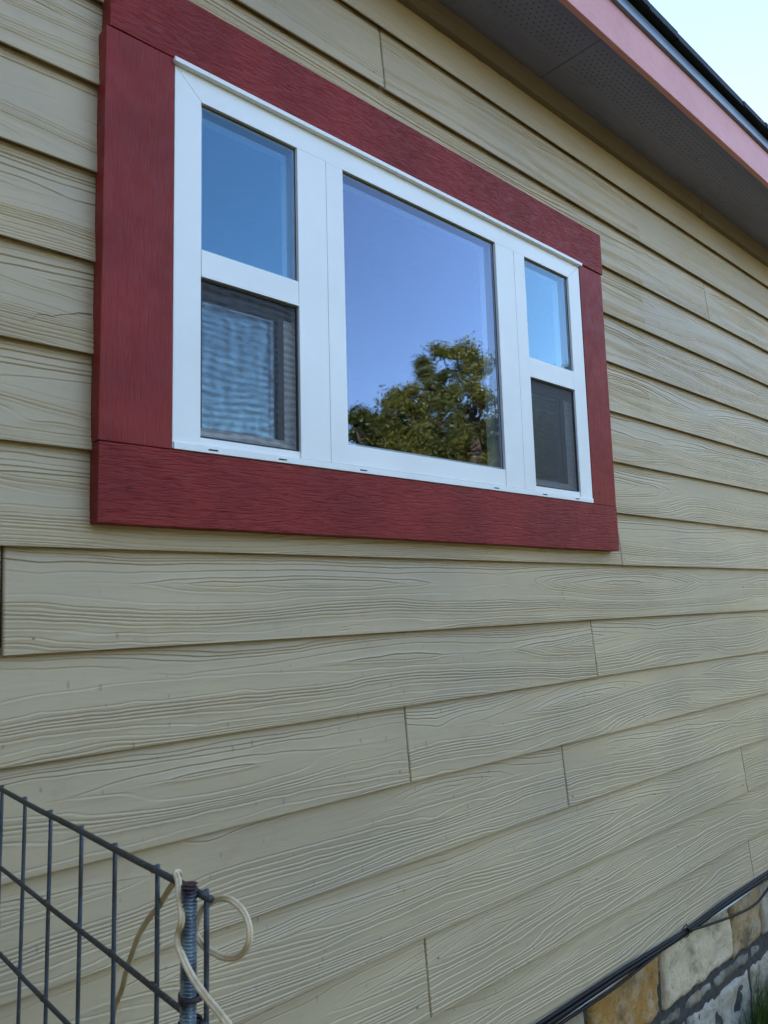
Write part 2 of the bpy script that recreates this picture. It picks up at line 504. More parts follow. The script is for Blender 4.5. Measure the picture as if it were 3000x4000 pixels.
# ------------------------------------------------------------------ the house
SIDE_L, SIDE_R = -3.2, 8.0
house = empty('house', ((SIDE_L+SIDE_R)/2, 0, GZ))
HOFF = Vector(house.location)
tag(house, 'tan lap-sided house wall with a red-trimmed white window under dark eaves, on a stone base', 'house')
def inhouse(o, parent=house):
    o.parent = parent
    o.matrix_parent_inverse = Matrix.Translation(-HOFF) if parent is house else Matrix.Identity(4)
    return o
zl = lambda k: 1.0055 - .178*k
rnd = random.Random(7)
WX0, WX1 = .60, 2.165                      # rough opening
seams = {-2: [-.9, 1.270, 4.9, 6.6], -3: [-2.0, .3, 4.4, 7.3], -1: [-1.2, .2, 3.165, 5.6], 0: [-2.0, -.25, 4.3, 6.7], 1: [-.8, 3.9, 6.3], 2: [-1.7, 4.7, 7.1],
         3: [-.6, 4.1, 6.5], 4: [-1.4, 5.2], 5: [-.1-1.2, 2.313, 4.75, 7.2], 6: [-2.06, .375, 4.55, 6.9], 7: [-.32, 2.120, 5.9], 8: [-1.15, 1.287, 3.72, 6.2],
         9: [-.51, 1.925, 4.36, 6.8], 10: [-1.73, .71-1.2, 3.152, 5.6], 11: [-1.1, 1.330, 3.77, 6.2], 12: [-1.0, .9, 3.147, 5.6]}
class VN:
    """smooth value noise on numpy arrays"""
    def __init__(s, seed): s.t = np.random.RandomState(seed).rand(256, 256)
    def __call__(s, x, y):
        xi = np.floor(x).astype(int); yi = np.floor(y).astype(int); fx = x-xi; fy = y-yi
        fx = fx*fx*fx*(fx*(fx*6-15)+10); fy = fy*fy*fy*(fy*(fy*6-15)+10)
        a = s.t[xi % 256, yi % 256]; b = s.t[(xi+1) % 256, yi % 256]; c = s.t[xi % 256, (yi+1) % 256]; d = s.t[(xi+1) % 256, (yi+1) % 256]
        return (a*(1-fx)+b*fx)*(1-fy) + (c*(1-fx)+d*fx)*fy
vn1, vn2, vn3, vn4 = VN(1), VN(2), VN(3), VN(4)
def grain_relief(X, V, off, soff):
    """embossed cedar figure : ring lines as little steps of real width; returns height (m, outwards) and groove mask"""
    x = X + off; v = V
    vc = .118 + .05*(vn4(x*.8, x*0+soff)-.5)
    per = 1.25
    t = (x + .5*vn3(x*.5, x*0+soff+7))/per
    xm = np.abs((t - np.floor(t)) - .5)*per
    xm = np.maximum(xm-.04, 0)
    dv = v-vc
    d = (np.abs(dv)**1.35 + (.050*xm)**1.35)**(1/1.35)
    h = 108*d + 5.2*vn1(x*1.0+3, v*8+soff) + 2.9*vn2(x*2.1, v*24+soff) + .55*vn3(x*8, v*40+soff) + .22*vn4(x*22, v*70+soff)
    h = h + .48*np.sin(h*1.05) + .25*np.sin(h*.37)
    gx = np.gradient(h, axis=1)/np.gradient(X, axis=1); gz = np.gradient(h, axis=0)/np.gradient(V, axis=0)
    g = np.sqrt(gx*gx+gz*gz)+8
    fl = np.floor(h); fr = h-fl
    def line(s_, idx):
        """s_ : metres past the ring line idx"""
        am = vn1(x*1.9+idx*3.17, idx*5.3+soff)
        am = np.clip((am-.06)/.26, 0.0, 1)
        am = am*(.45+.55*vn2(idx*7.7+x*.1, x*0+soff*2))*1.15
        am = am*np.clip((g-16)/50, 0, 1)
        lipo = np.where(s_ > 0, np.exp(-np.maximum(s_, 0)/.0036), np.exp(np.minimum(s_, 0)/.0008))*.0022
        grv = -.0023*np.exp(-((s_+.0015)/.0012)**2)
        return am*(lipo+grv), am*np.exp(-((s_+.0014)/.0012)**2)
    H0, m0 = line(fr/g, fl); H1, m1 = line((fr-1)/g, fl+1)
    H = H0+H1
    H = H + .00022*(vn2(x*14, v*160+soff)-.5) + .0009*(vn3(x*2.2, v*9+soff)-.5)
    return H, np.clip(m0+m1, 0, 1)
SV, SF_, SS, SG = [], [], [], []
svn = 0
BD = .0150                                  # how far the top of a board lies behind its foot
def grid(xs_, vs_, zb, zt, k, seed, first, last):
    global svn
    X, V = np.meshgrid(xs_, vs_)
    Z = zb+V
    H, msk = grain_relief(X, V, seed*61.7, np.floor(seed*97)+.37)
    jy = .0009*(vn1(X*1.3+k*7, X*0+seed*90)-.5)*2; jz = .0010*(vn2(X*.9+k*5, X*0+seed*80)-.5)*2
    foot = np.clip((V-.0004)/.003, 0, 1)
    Y = BD*V/.178 + jy*(1-V/.19) - H*foot
    Z = Z + jz*(1-V/.19)
    # lip under the foot
    r1 = (X[:1], Y[:1]*0+.0007+jy[:1], zb+jz[:1]-.0006); r0 = (X[:1], Y[:1]*0+.0042, zb+jz[:1]-.0006)
    X = np.vstack([r0[0], r1[0], X]); Y = np.vstack([r0[1], r1[1], Y]); Z = np.vstack([r0[2], r1[2], Z]); msk = np.vstack([msk[:1]*0, msk[:1]*0, msk])
    if first: X = np.hstack([X[:, :1], X]); Y = np.hstack([Y[:, :1]+.0095, Y]); Z = np.hstack([Z[:, :1], Z]); msk = np.hstack([msk[:, :1], msk])
    if last: X = np.hstack([X, X[:, -1:]]); Y = np.hstack([Y, Y[:, -1:]+.0095]); Z = np.hstack([Z, Z[:, -1:]]); msk = np.hstack([msk, msk[:, -1:]])
    nr, nc = X.shape
    SV.append(np.stack([X, Y, Z], -1).reshape(-1, 3).astype(np.float32))
    idx = (np.arange(nr*nc).reshape(nr, nc)+svn)
    q = np.stack([idx[:-1, :-1], idx[:-1, 1:], idx[1:, 1:], idx[1:, :-1]], -1).reshape(-1, 4)
    SF_.append(q); SS.append(np.full(len(q), seed, np.float32)); SG.append(msk.reshape(-1).astype(np.float32))
    svn += nr*nc
ZONES = [(-9, -.35, .10, .011), (-.35, 2.6, .0042, .0012), (2.6, 4.5, .0065, .0019), (4.5, 9, .10, .011)]
def board(xa, xb, k, seed):
    zb, zt = zl(k), min(zl(k-1)+.012, 1.715)
    for z0, z1, dx, dz in ZONES:
        a, b = max(xa, z0), min(xb, z1)
        if b-a < .0005: continue
        # hidden strips behind the red trim and under the lap above need no relief
        xs_ = np.linspace(a, b, max(2, int((b-a)/dx)+1))
        hv = zt-zb
        vs_ = np.linspace(.0, hv-.010, max(3, int((hv-.010)/dz)+1))
        vs_ = np.concatenate([vs_[:1], [.0007], vs_[1:], [hv]]) if vs_[1] > .0009 else np.concatenate([vs_, [hv]])
        grid(xs_, vs_, zb, zt, k, seed, abs(a-xa) < 1e-6, abs(b-xb) < 1e-6)
sc_seed = 0
for k in range(-3, 13):
    xs = [SIDE_L] + [s for s in seams[k]] + [SIDE_R]
    for i in range(len(xs)-1):
        a, b = xs[i] + (.0026 if i else 0), xs[i+1] - (.0026 if i < len(xs)-2 else 0)
        if i and abs(xs[i]-.375) < .01: a = xs[i] + .003
        sc_seed += 1; sd = (sc_seed*0.6180339) % 1.0
        if 0 <= k <= 4:
            if a < WX0: board(a, min(b, WX0), k, sd)
            if b > WX1: board(max(a, WX1), b, k, sd)
        else: board(a, b, k, sd)
SV = np.concatenate(SV); SF_ = np.concatenate(SF_); SS = np.concatenate(SS); SG = np.concatenate(SG)
me = bpy.data.meshes.new('siding')
me.vertices.add(len(SV)); me.vertices.foreach_set('co', SV.ravel())
me.loops.add(SF_.size); me.loops.foreach_set('vertex_index', SF_.ravel().astype(np.int32))
me.polygons.add(len(SF_)); me.polygons.foreach_set('loop_start', np.arange(0, SF_.size, 4, dtype=np.int32))
me.polygons.foreach_set('use_smooth', np.ones(len(SF_), bool))
me.update(calc_edges=True)
me.attributes.new('seed', 'FLOAT', 'FACE').data.foreach_set('value', SS)
me.attributes.new('groove', 'FLOAT', 'POINT').data.foreach_set('value', SG)
me.materials.append(M['siding'])
siding = bpy.data.objects.new('siding', me); COL.objects.link(siding)
inhouse(siding)
# painted nail heads, crack
def disc(mb, x, y, z, r_, h):
    ring0 = [(x+r_*math.cos(t*PI/5), y, z+r_*math.sin(t*PI/5)) for t in range(10)]
    ring1 = [(x+r_*.85*math.cos(t*PI/5), y-h, z+r_*.85*math.sin(t*PI/5)) for t in range(10)]
    mb.rings([ring1, ring0])
for (x, k, dz) in [(.425, 6, .024), (2.39, 8, .03), (1.255, 8, .03), (1.95, 9, .025), (1.37, 11, .115), (1.29, 11, .035), (2.06, 11, .12), (2.44, 10, .12), (2.57, 11, .10), (1.235, -2, .03), (3.13, -1, .02),
                   (3.19, -1, .03), (2.33, 5, .02), (1.3, -2, .04), (3.12, 10, .03), (3.30, 6, .10), (2.95, 9, .02)]:
    z = zl(k)+dz; nl = MB()
    disc(nl, x, -.0008+.0150*dz/.178 + .0004, z, .0032, .0012)
    inhouse(nl.build('nail_head', M['nail'], siding), siding)
siding.matrix_parent_inverse = Matrix.Translation(-HOFF)
ck = MB()
P = [(.392, .503), (.402, .512), (.408, .511), (.416, .524), (.430, .527), (.442, .526), (.455, .533), (.470, .537), (.487, .545), (.505, .5475), (.512, .5475)]
f = lambda z: (z-zl(3))/.178*.0150
rk = []
for i, (x, z) in enumerate(P):
    w = .0002+.0005*i/10
    rk.append([(x, f(z)-.0014, z-w), (x, f(z)-.0014, z+w), (x, f(z)+.002, z+w), (x, f(z)+.002, z-w)])
ck.rings(rk)
inhouse(ck.build('crack', M['crack'], siding), siding)

# sheathing behind the boards, with the window opening; and the rest of the shell
sh = MB()
ZT, ZB = 1.74, -1.10
sh.box(SIDE_L+.01, WX0,   .0240, .12, ZB, ZT); sh.box(WX1, SIDE_R-.01,   .0240, .12, ZB, ZT)
sh.box(WX0, WX1,   .0240, .12, ZB, .2935); sh.box(WX0, WX1,   .0240, .12, 1.1835, ZT)
inhouse(sh.build('sheathing', M['sheath']))
sw = MB()
for x0, x1 in ((SIDE_L, SIDE_L+.12), (SIDE_R-.12, SIDE_R)):
    sw.box(x0, x1, .122, 7.2, GZ, ZT+.01)
sw.box(SIDE_L+.122, SIDE_R-.122, 7.08, 7.2, GZ, ZT+.01)
inhouse(sw.build('side_walls', M['sheath']))
for x0, x1 in ((SIDE_L-.02, SIDE_L-.0005), (SIDE_R+.0005, SIDE_R+.02)):
    cb = MB(); cb.box(x0, x1, -.02, .14, ZB-.03, 1.72)
    inhouse(cb.build('corner_board', M['red_v'], attr='seed'))
# the dim room behind the window
rm = MB()
rx0, rx1, ry, rz0, rz1 = -.2, 3.2, 3.6, -1.0, 1.5
rm.poly([(rx0, ry, rz0), (rx1, ry, rz0), (rx1, ry, rz1), (rx0, ry, rz1)])
rm.poly([(rx0, .125, rz0), (rx0, ry, rz0), (rx0, ry, rz1), (rx0, .125, rz1)])
rm.poly([(rx1, .125, rz0), (rx1, .125, rz1), (rx1, ry, rz1), (rx1, ry, rz0)])
rm.poly([(rx0, .125, rz0), (rx1, .125, rz0), (rx1, ry, rz0), (rx0, ry, rz0)])
rm.poly([(rx0, .125, rz1), (rx0, ry, rz1), (rx1, ry, rz1), (rx1, .125, rz1)])
inhouse(rm.build('room_interior', M['interior']))

# unseen wall added at the left to shade the near end of the siding
wg = MB()
WXF = -1.30
for k in range(-3, 13):
    zb, zt = zl(k), min(zl(k-1)+.012, 1.715)
    wg.rings([[(WXF, y, zb), (WXF-.009, y, zb), (WXF-.021, y, zt), (WXF-.012, y, zt)] for y in (-4.2, -.004)], a=(k*.37) % 1)
wg.box(SIDE_L, WXF-.022, -4.2, -.003, GZ, 1.73)
w_ = wg.build('shade_wall', M['siding'], attr='seed'); inhouse(w_)
w_.data.attributes.new('groove', 'FLOAT', 'POINT')
we = MB(); we.box(SIDE_L-.3, WXF+.25, -4.45, -.26, 1.732, 1.90)
inhouse(we.build('shade_wall_eave', M['soffit']))  # eave of the added wall
# frieze trim, soffit, fascia, roof
fz = MB()
def strip(mb, x0, x1, y0, y1, z0, z1, seed=0, n=30, amp=.0012):
    rings = []
    for i in range(n+1):
        x = x0 + (x1-x0)*i/n
        j = amp*mn.noise((x*1.1, z0*7, seed*9)); j2 = amp*mn.noise((x*.8, 5+z0*7, seed*9))
        rings.append([(x, y0+j, z0+j2), (x, y1, z0+j2), (x, y1, z1), (x, y0+j, z1)])
    mb.rings(rings, a=seed)
strip(fz, SIDE_L, 3.158, -.012, .018, 1.660, 1.7295, .2)
strip(fz, 3.160, SIDE_R, -.0135, .018, 1.657, 1.7295, .6)
inhouse(fz.build('frieze_board', M['frieze'], attr='seed', bevel=.001))
sf = MB()
xs = [SIDE_L-.4, -.465, 1.978, 4.418, 6.858, SIDE_R+.4]
for i in range(5):
    sf.box(xs[i]+.0015, xs[i+1]-.0015, -.2525, .03, 1.730+.0006*(i % 2), 1.738, i*.2)
inhouse(sf.build('soffit', M['soffit'], attr='seed'))
fa = MB()
strip(fa, SIDE_L-.4, 5.6, -.272, -.253, 1.708, 1.8515, .3, 40, .0015)
strip(fa, 5.602, SIDE_R+.4, -.272, -.253, 1.708, 1.8515, .8, 20, .0015)
inhouse(fa.build('fascia', M['fascia'], attr='seed', bevel=.002))
ft = MB(); ft.box(SIDE_L-.39, SIDE_R+.39, -.251, -.225, 1.7395, 1.84)
inhouse(ft.build('rafter_tail', M['sheath']))
# rolled metal drip edge
dr = MB()
prof = [(-.2725, 1.8525), (-.284, 1.8530), (-.286, 1.862), (-.285, 1.872), (-.282, 1.884), (-.280, 1.893), (-.279, 1.901), (-.277, 1.9045), (-.262, 1.9065), (-.262, 1.8535)]
rings = []
for i in range(50):
    x = SIDE_L-.42 + (SIDE_R-SIDE_L+.84)*i/49
    rings.append([(x, y+.002*mn.noise((x, 3, 1)), z+.0015*mn.noise((x, 1, 9))) for y, z in prof])
dr.rings(rings)
inhouse(dr.build('drip_edge', M['drip'], smooth=False))
# roof slope : shingle courses with an uneven edge
rf = MB()
SL = math.tan(R(20))
x = SIDE_L-.45; i = 0
while x < SIDE_R+.45:
    w = rnd.uniform(.13, .33)
    o_ = rnd.uniform(-.006, .006); t_ = rnd.uniform(.0, .005)
    y0 = -.303+o_
    z0 = 1.912 + rnd.uniform(-.001, .002)
    xe = min(x+w, SIDE_R+.45)
    rf.rings([[(q, y0, z0), (q, .9, z0+SL*(.9-y0)), (q, .9, z0+SL*(.9-y0)+.022+t_), (q, y0+.002, z0+.024+t_)] for q in (x+.001, xe-.001)], a=.1*i)
    x += w; i += 1
for c in range(1, 26):                    # the higher courses
    yy = -.30 + c*.14
    zz = 1.93 + SL*(yy+.30) + .006
    rf.rings([[(q, yy, zz), (q, yy+.30, zz+SL*.30-.004), (q, yy+.30, zz+SL*.30+.004), (q, yy, zz+.007)] for q in (SIDE_L-.45, SIDE_R+.45)])
yr = 3.6; zr = 1.925+SL*(yr+.3)
rf.poly([(SIDE_L-.45, .7, 1.905+SL*1.0), (SIDE_R+.45, .7, 1.905+SL*1.0), (SIDE_R+.45, yr, zr), (SIDE_L-.45, yr, zr)])
rf.poly([(SIDE_L-.45, yr, zr), (SIDE_R+.45, yr, zr), (SIDE_R+.45, 7.6, 1.92), (SIDE_L-.45, 7.6, 1.92)])
for xx in (SIDE_L+.05, SIDE_R-.05):
    rf.poly([(xx, .0, 1.74), (xx, 7.1, 1.74), (xx, 7.1, 1.90), (xx, yr, zr-.02), (xx, .0, 1.99)])
inhouse(rf.build('roof', M['shingle'], attr='seed'))

# ------------------------------------------------------------------ stone base
st = MB()
FY = .012
def stone(x0, x1, z0, z1, ci, depth=.0, jag=.006):
    n1 = max(4, int((x1-x0)/.012)); n2 = max(3, int((z1-z0)/.012))
    n1 = min(n1, 60)
    ph = rnd.uniform(0, 50)
    rows = []
    for j in range(-1, n2+2):
        row = []
        for i in range(-1, n1+2):
            u = min(max(i/n1, 0), 1); v = min(max(j/n2, 0), 1)
            x = x0+(x1-x0)*u; z = z0+(z1-z0)*v
            ex = min(u*(x1-x0), (1-u)*(x1-x0)); ez = min(v*(z1-z0), (1-v)*(z1-z0))
            e = min(ex, ez)
            rd = max(0, 1-e/.012)
            y = FY - depth + .010*rd*rd + .014*mn.noise((x*9+ph, z*9, 1)) + .007*mn.noise((x*38+ph, z*38, 4)) + .002*mn.noise((x*90+ph, z*90, 2))
            jx = jag*mn.noise((x*16, z*16+ph, 7)) + .5*jag*mn.noise((x*50, z*50+ph, 3)); jz = jag*mn.noise((x*16+ph, z*16, 3))+.5*jag*mn.noise((x*50+ph, z*50, 5))
            if i in (-1, n1+1) or j in (-1, n2+1): y = FY + .05
            row.append((x+jx, y, z+jz))
        rows.append(row)
    b = len(st.v)
    W = n1+3
    for r_ in rows: st.v += r_
    for j in range(len(rows)-1):
        for i in range(W-1):
            st.f.append((b+j*W+i, b+j*W+i+1, b+(j+1)*W+i+1, b+(j+1)*W+i)); st.a.append(ci/7.0+.03)
def row(z0, z1, splits, gap, cols, depth=0, jag=.006):
    for i in range(len(splits)-1):
        stone(splits[i]+gap/2, splits[i+1]-gap/2, z0+rnd.uniform(-.004, .004), z1, cols[i % len(cols)], depth+rnd.uniform(-.003, .003), jag)
stone(1.990, 2.392, -1.328, -1.105, 1, .002); stone(2.416, 2.940, -1.330, -1.105, 2, .004)
stone(2.943, 3.20, -1.337, -1.105, 3, .002); stone(3.215, 3.55, -1.337, -1.105, 0)
stone(1.62, 1.972, -1.325, -1.105, 0, .0)
row(-1.33, -1.105, [3.56, 3.95, 4.2, 4.75, 5.1, 5.6, 6.1, 6.4, 6.9, 7.5, 8.0], .016, [2, 1, 0, 3, 2, 6])
row(-1.33, -1.105, [-3.2, -2.8, -2.3, -1.9, -1.3, -.8, -.5, .1, .6, .95, 1.61], .016, [2, 0, 1, 6, 3])
row(-1.396, -1.354, [1.3, 1.8, 2.15, 2.378, 2.553, 2.778, 3.100, 3.36, 3.8, 4.3, 4.6, 5.2, 5.9, 6.4, 7.1, 8.0], .018, [4, 4, 5, 4, 5], -.004, .005)
row(-1.396, -1.354, [-3.2, -2.6, -2.0, -1.5, -.8, -.3, .3, .9, 1.29], .018, [4, 5, 4], -.004, .005)
row(-1.62, -1.414, [2.565, 3.075, 3.44, 4.0, 4.7, 5.2, 6.0, 6.7, 7.3, 8.0], .020, [6, 0, 5, 2], -.002)
row(-1.62, -1.414, [-3.2, -2.5, -1.9, -1.2, -.6, .2, .7, 1.4, 2.0, 2.562], .020, [0, 5, 6, 1], -.002)
inhouse(st.build('stone_foundation', M['stone'], attr='seed', smooth=True))
mo = MB()
rings = []
for i in range(220):
    x = SIDE_L+.03+(SIDE_R-SIDE_L-.06)*i/219
    rings.append([(x, FY+.011+.004*mn.noise((x*14, z*30, 2)), z) for z in [-1.66+.02*j for j in range(30)]])
mo.rings(rings, cap=False, closed=False)
inhouse(mo.build('mortar', M['mortar'], smooth=True))

# ------------------------------------------------------------------ window
win = empty('window', (1.385, 0, .31))
win.parent = house; win.matrix_parent_inverse = Matrix.Translation(-HOFF)
WOFF = Matrix.Translation(-Vector((1.385, 0, .31)))
def inwin(o):
    o.parent = win; o.matrix_parent_inverse = WOFF; return o
TY0, TY1 = -.030, .008
def tboard(x0, x1, z0, z1, mat, seed, horiz, dy=0):
    n = 26
    b = MB(); rings = []
    for i in range(n+1):
        t = i/n
        jt = .0006*mn.noise((t*9, seed*31, 1)); ju = .0006*mn.noise((t*9, seed*31, 5))
        if horiz:
            x = x0+(x1-x0)*t
            rings.append([(x, TY0+dy, z0+jt), (x, TY1, z0+jt), (x, TY1, z1+ju), (x, TY0+dy, z1+ju)])
        else:
            z = z0+(z1-z0)*t
            rings.append([(x0+jt, TY0+dy, z), (x1+ju, TY0+dy, z), (x1+ju, TY1, z), (x0+jt, TY1, z)])
    b.rings(rings, a=seed)
    return inwin(b.build('trim_board', mat, attr='seed', bevel=.0016, seg=2))
tboard(.515, 2.249, .158, .3045, M['red_h'], .13, True)
tboard(.520, 2.2565, 1.1155, 1.2600, M['red_h'], .57, True, -.0012)
tboard(.514, .6545, .3060, 1.1140, M['red_v'], .31, False)
tboard(2.1135, 2.2495, .3060, 1.1125, M['red_v'], .83, False, .0015)
# nail dimples in the red trim
FILL = simple('red_filler', (.07, .012, .012), .7)
for x, z in [(.601, 1.150), (.572, .226), (2.150, .345), (2.225, .332), (1.5, .20), (1.05, 1.20), (2.19, 1.135)]:
    ring0 = [(x+.0026*math.cos(t*PI/4), TY0-.0016, z+.0034*math.sin(t*PI/4)) for t in range(8)]
    ring1 = [(x+.0012*math.cos(t*PI/4), TY0-.0001, z+.0018*math.sin(t*PI/4)) for t in range(8)]
    nd = MB(); nd.rings([ring0, ring1], cap=True)
    inwin(nd.build('nail_hole', FILL))
# vinyl frame : mitred members with hairline joints
FYF, FYB = -.0265, .040
fr = MB()
g_ = .0004
X0, X1, Z0, Z1 = .657, 2.1125, .3085, 1.1035
ix0, ix1, iz0, iz1 = .7175, 2.047, .3385, 1.0485
fr.prism([(X0, Z0+.0005), (ix0-g_, .3225), (ix0-g_, iz1+g_), (X0, Z1-g_)], FYF, FYB)              # left stile
fr.prism([(ix1+g_, .3225), (X1, Z0+.0005), (X1, Z1-g_), (ix1+g_, iz1+g_)], FYF, FYB)
fr.prism([(ix0+g_, iz1), (ix1-g_, iz1), (X1-g_, Z1), (X0+g_, Z1)], FYF, FYB)                      # head
fr.box(ix0+.001, ix1-.001, FYF+.004, FYB, .3235, iz0)                                             # sill inner step
fr.box(X0+.002, X1-.002, FYF-.004, FYB, Z0-.001, .3222)                                           # sill nosing
for a, b, c in ((.9600, 1.0945, 1.0430), (1.6725, 1.8110, 1.7580)):                                # mullions, each with a cover strip
    fr.box(a, c-.0004, FYF-.0008, FYB-.002, .3232, iz1-.0004)
    fr.box(c+.0004, b, FYF-.0012, FYB-.002, .3230, iz1-.0004)
fr.box(1.0950, 1.6720, FYF+.001, FYB-.003, .3240, .3715)                                          # bottom rail of the fixed pane
fr.box(.7180, .9595, FYF-.0002, FYB-.003, .6735, .7265)                                           # meeting rails
fr.box(1.8115, 2.0465, FYF-.0002, FYB-.003, .6735, .7300)
inwin(fr.build('frame', M['vinyl'], bevel=.0011, seg=2))
lip = MB()
lip.box(.6515, 2.1185, -.0385, -.001, 1.1040, 1.1145)
inwin(lip.build('head_drip_cap', M['vinyl'], bevel=.0012))
# caulk
cl = MB()
cl.box(.6550, .6568, -.0240, .0, .308, 1.104); cl.box(2.1128, 2.1140, -.0240, .0, .308, 1.104); cl.box(.655, 2.1137, -.0240, 0, .3045, .3075)
inwin(cl.build('caulk_line', simple('red_caulk', (.10, .014, .012), .5)))
for x in (.743, .909, 1.136, 1.623, 1.849, 2.019):
    w = MB()
    w.prism([(x-.0105, .3135), (x-.0095, .3128), (x+.0095, .3128), (x+.0105, .3135), (x+.0105, .3150), (x+.0095, .3157), (x-.0095, .3157), (x-.0105, .3150)], FYF-.0046, FYF-.003)
    inwin(w.build('weep_slot', M['gap']))
# glazing : outer sheet, spacer bar, inner sheet
def glazing(x0, x1, z0, z1, mats, yo=-.0175, gap=.013, bead=True, sp=.010):
    a = MB(); a.poly([(x0, yo, z0), (x1, yo, z0), (x1, yo, z1), (x0, yo, z1)])
    b = MB(); yi = yo+gap
    b.poly([(x0, yi, z0), (x1, yi, z0), (x1, yi, z1), (x0, yi, z1)])
    s = MB(); w = sp; ya, yb = yo+.0008, yi-.0008
    s.box(x0, x1, ya, yb, z0, z0+w*.6); s.box(x0, x1, ya, yb, z1-w*.6, z1)
    s.box(x0, x0+w*.6, ya, yb, z0+w*.6+.0003, z1-w*.6-.0003); s.box(x1-w*.6, x1, ya, yb, z0+w*.6+.0003, z1-w*.6-.0003)
    inwin(a.build('outer_glass', mats[0])); inwin(b.build('inner_glass', mats[1])); inwin(s.build('spacer_bar', M['spacer']))
    if bead:
        c = MB(); k = .0013; y0, y1 = yo-.0012, yo-.0002
        c.box(x0, x1, y0, y1, z1-k, z1); c.box(x0, x1, y0, y1, z0, z0+k*.6); c.box(x1-k, x1, y0, y1, z0+k, z1-k); c.box(x0, x0+k*.5, y0, y1, z0+k, z1-k)
        inwin(c.build('glazing_gasket', M['gasket']))
glazing(.7178, .9598, .7267, 1.0483, M['gl_left'])
glazing(1.0952, 1.6718, .3717, 1.0483, M['gl_mid'])
glazing(1.8117, 2.0468, .7302, 1.0483, M['gl_right'])
# lower sliding sashes behind insect screens
def lower(x0, x1, z0, z1, mats, scr):
    s = MB(); ys, ye = .003, .040
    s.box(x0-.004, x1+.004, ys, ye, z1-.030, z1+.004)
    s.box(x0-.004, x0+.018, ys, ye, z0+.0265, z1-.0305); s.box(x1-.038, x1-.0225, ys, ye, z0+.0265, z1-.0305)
    inwin(s.build('sash', M['sash_dark'], bevel=.001))  # top rail and side strips coloured dark for the shade there
    s = MB(); s.box(x0-.004, x1+.004, ys-.001, ye, z0-.004, z0+.026); s.box(x1-.022, x1+.004, ys-.001, ye, z0+.0262, z1-.0305)
    inwin(s.build('sash_rail', M['vinyl_grey'], bevel=.001))
    glazing(x0+.018, x1-.038, z0+.0265, z1-.0305, mats, .012, .012, True)
    f = MB(); y0, y1 = -.0205, -.0145; w = .0035
    f.box(x0+.0005, x1-.0005, y0, y1, z0+.0005, z0+w); f.box(x0+.0005, x1-.0005, y0, y1, z1-w*1.1, z1-.0005)
    f.box(x0+.0005, x0+w*.6, y0, y1, z0+w, z1-w*1.1); f.box(x1-w, x1-.0005, y0, y1, z0+w, z1-w*1.1)
    inwin(f.build('screen_frame', M['gasket']))
    c = MB(); c.poly([(x0+.001, -.0175, z0+.001), (x1-.001, -.0175, z0+.001), (x1-.001, -.0175, z1-.001), (x0+.001, -.0175, z1-.001)])
    inwin(c.build('insect_screen', scr))
    h = MB(); h.box(x0, x1, FYF-.0012, -.010, z1+.0001, z1+.0045)
    inwin(h.build('screen_track', M['vinyl'], bevel=.0005))
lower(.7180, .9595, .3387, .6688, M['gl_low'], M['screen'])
lower(1.8115, 2.0465, .3387, .6688, M['gl_right'], M['screen_even'])

# ------------------------------------------------------------------ cable bundle along the foot of the siding
cab = empty('cable_bundle', (2.55, -.012, -1.118))
COFF = Matrix.Translation(-Vector(cab.location))
tag(cab, 'bundle of black cables and one pale cable running along the foot of the siding', 'cables')
def addcab(name, pts, r_, mat, label=None):
    r_ *= 1.02
    b = MB(); b.tube(crom(pts, 10), r_, 8)
    o = b.build(name, mat, smooth=True); o.parent = cab; o.matrix_parent_inverse = COFF
    if label: o['label'] = label
def wav(z, a, ph, y=-.012):
    return [(x, y+.002*math.sin(x*2.1+ph), z + a*math.sin(x*1.9+ph) + (0 if x < 3.6 else 0)) for x in [-3.1+.35*i for i in range(32)] if not 2.4 < x < 2.7]
def bundle(zoff, yoff, a, ph):
    pts = wav(-1.104+zoff, a, ph, -.010+yoff)
    pts.append((2.55, -.012+yoff*.8, -1.113+zoff*.62)); pts.sort(key=lambda p: p[0]); return pts
addcab('black_cable', bundle(.000, 0, .0015, .3), .0052, M['cable'])
addcab('black_cable', bundle(-.0095, -.004, .0015, 1.1), .0050, M['cable'])
addcab('black_cable', bundle(-.0185, -.001, .0018, 2.3), .0050, M['cable'])
addcab('black_cable', bundle(-.006, .001, .0015, 4.3), .0040, M['cable'])
addcab('pale_cable', [(-3, -.009, -1.128), (0, -.009, -1.128), (1.6, -.009, -1.127), (1.95, -.010, -1.1285), (2.2, -.010, -1.124), (2.42, -.010, -1.1185), (2.55, -.011, -1.118), (2.70, -.011, -1.124), (2.9, -.010, -1.128), (3.1, -.010, -1.124), (3.4, -.009, -1.120), (4, -.009, -1.121), (6, -.009, -1.123), (7.8, -.009, -1.123)], .0036, M['cable_grey'], 'thin pale grey cable under the black ones')
addcab('loose_cable', [(-3, -.013, -1.136), (1.2, -.013, -1.137), (1.81, -.014, -1.1365), (2.06, -.014, -1.139), (2.28, -.014, -1.129), (2.447, -.015, -1.1175), (2.55, -.018, -1.1155), (2.696, -.020, -1.137), (2.915, -.020, -1.165), (3.08, -.020, -1.176), (3.215, -.018, -1.156), (3.33, -.018, -1.120), (3.6, -.018, -1.112), (5, -.018, -1.112), (7.8, -.018, -1.112)], .0042, M['cable'], 'black cable sagging loose below the bundle')
zt = MB()
loop = [(2.545+.010*math.sin(t), -.012+.012*math.cos(t), -1.116+.017*math.sin(t)) for t in [i*2*PI/20 for i in range(21)]]
zt.tube(loop, .0018, 6, flat=.6)
zt.tube([(2.540, -.022, -1.106), (2.528, -.026, -1.094), (2.523, -.026, -1.080)], .0024, 6, flat=.5)
zt.box(2.533, 2.545, -.030, -.020, -1.110, -1.100)
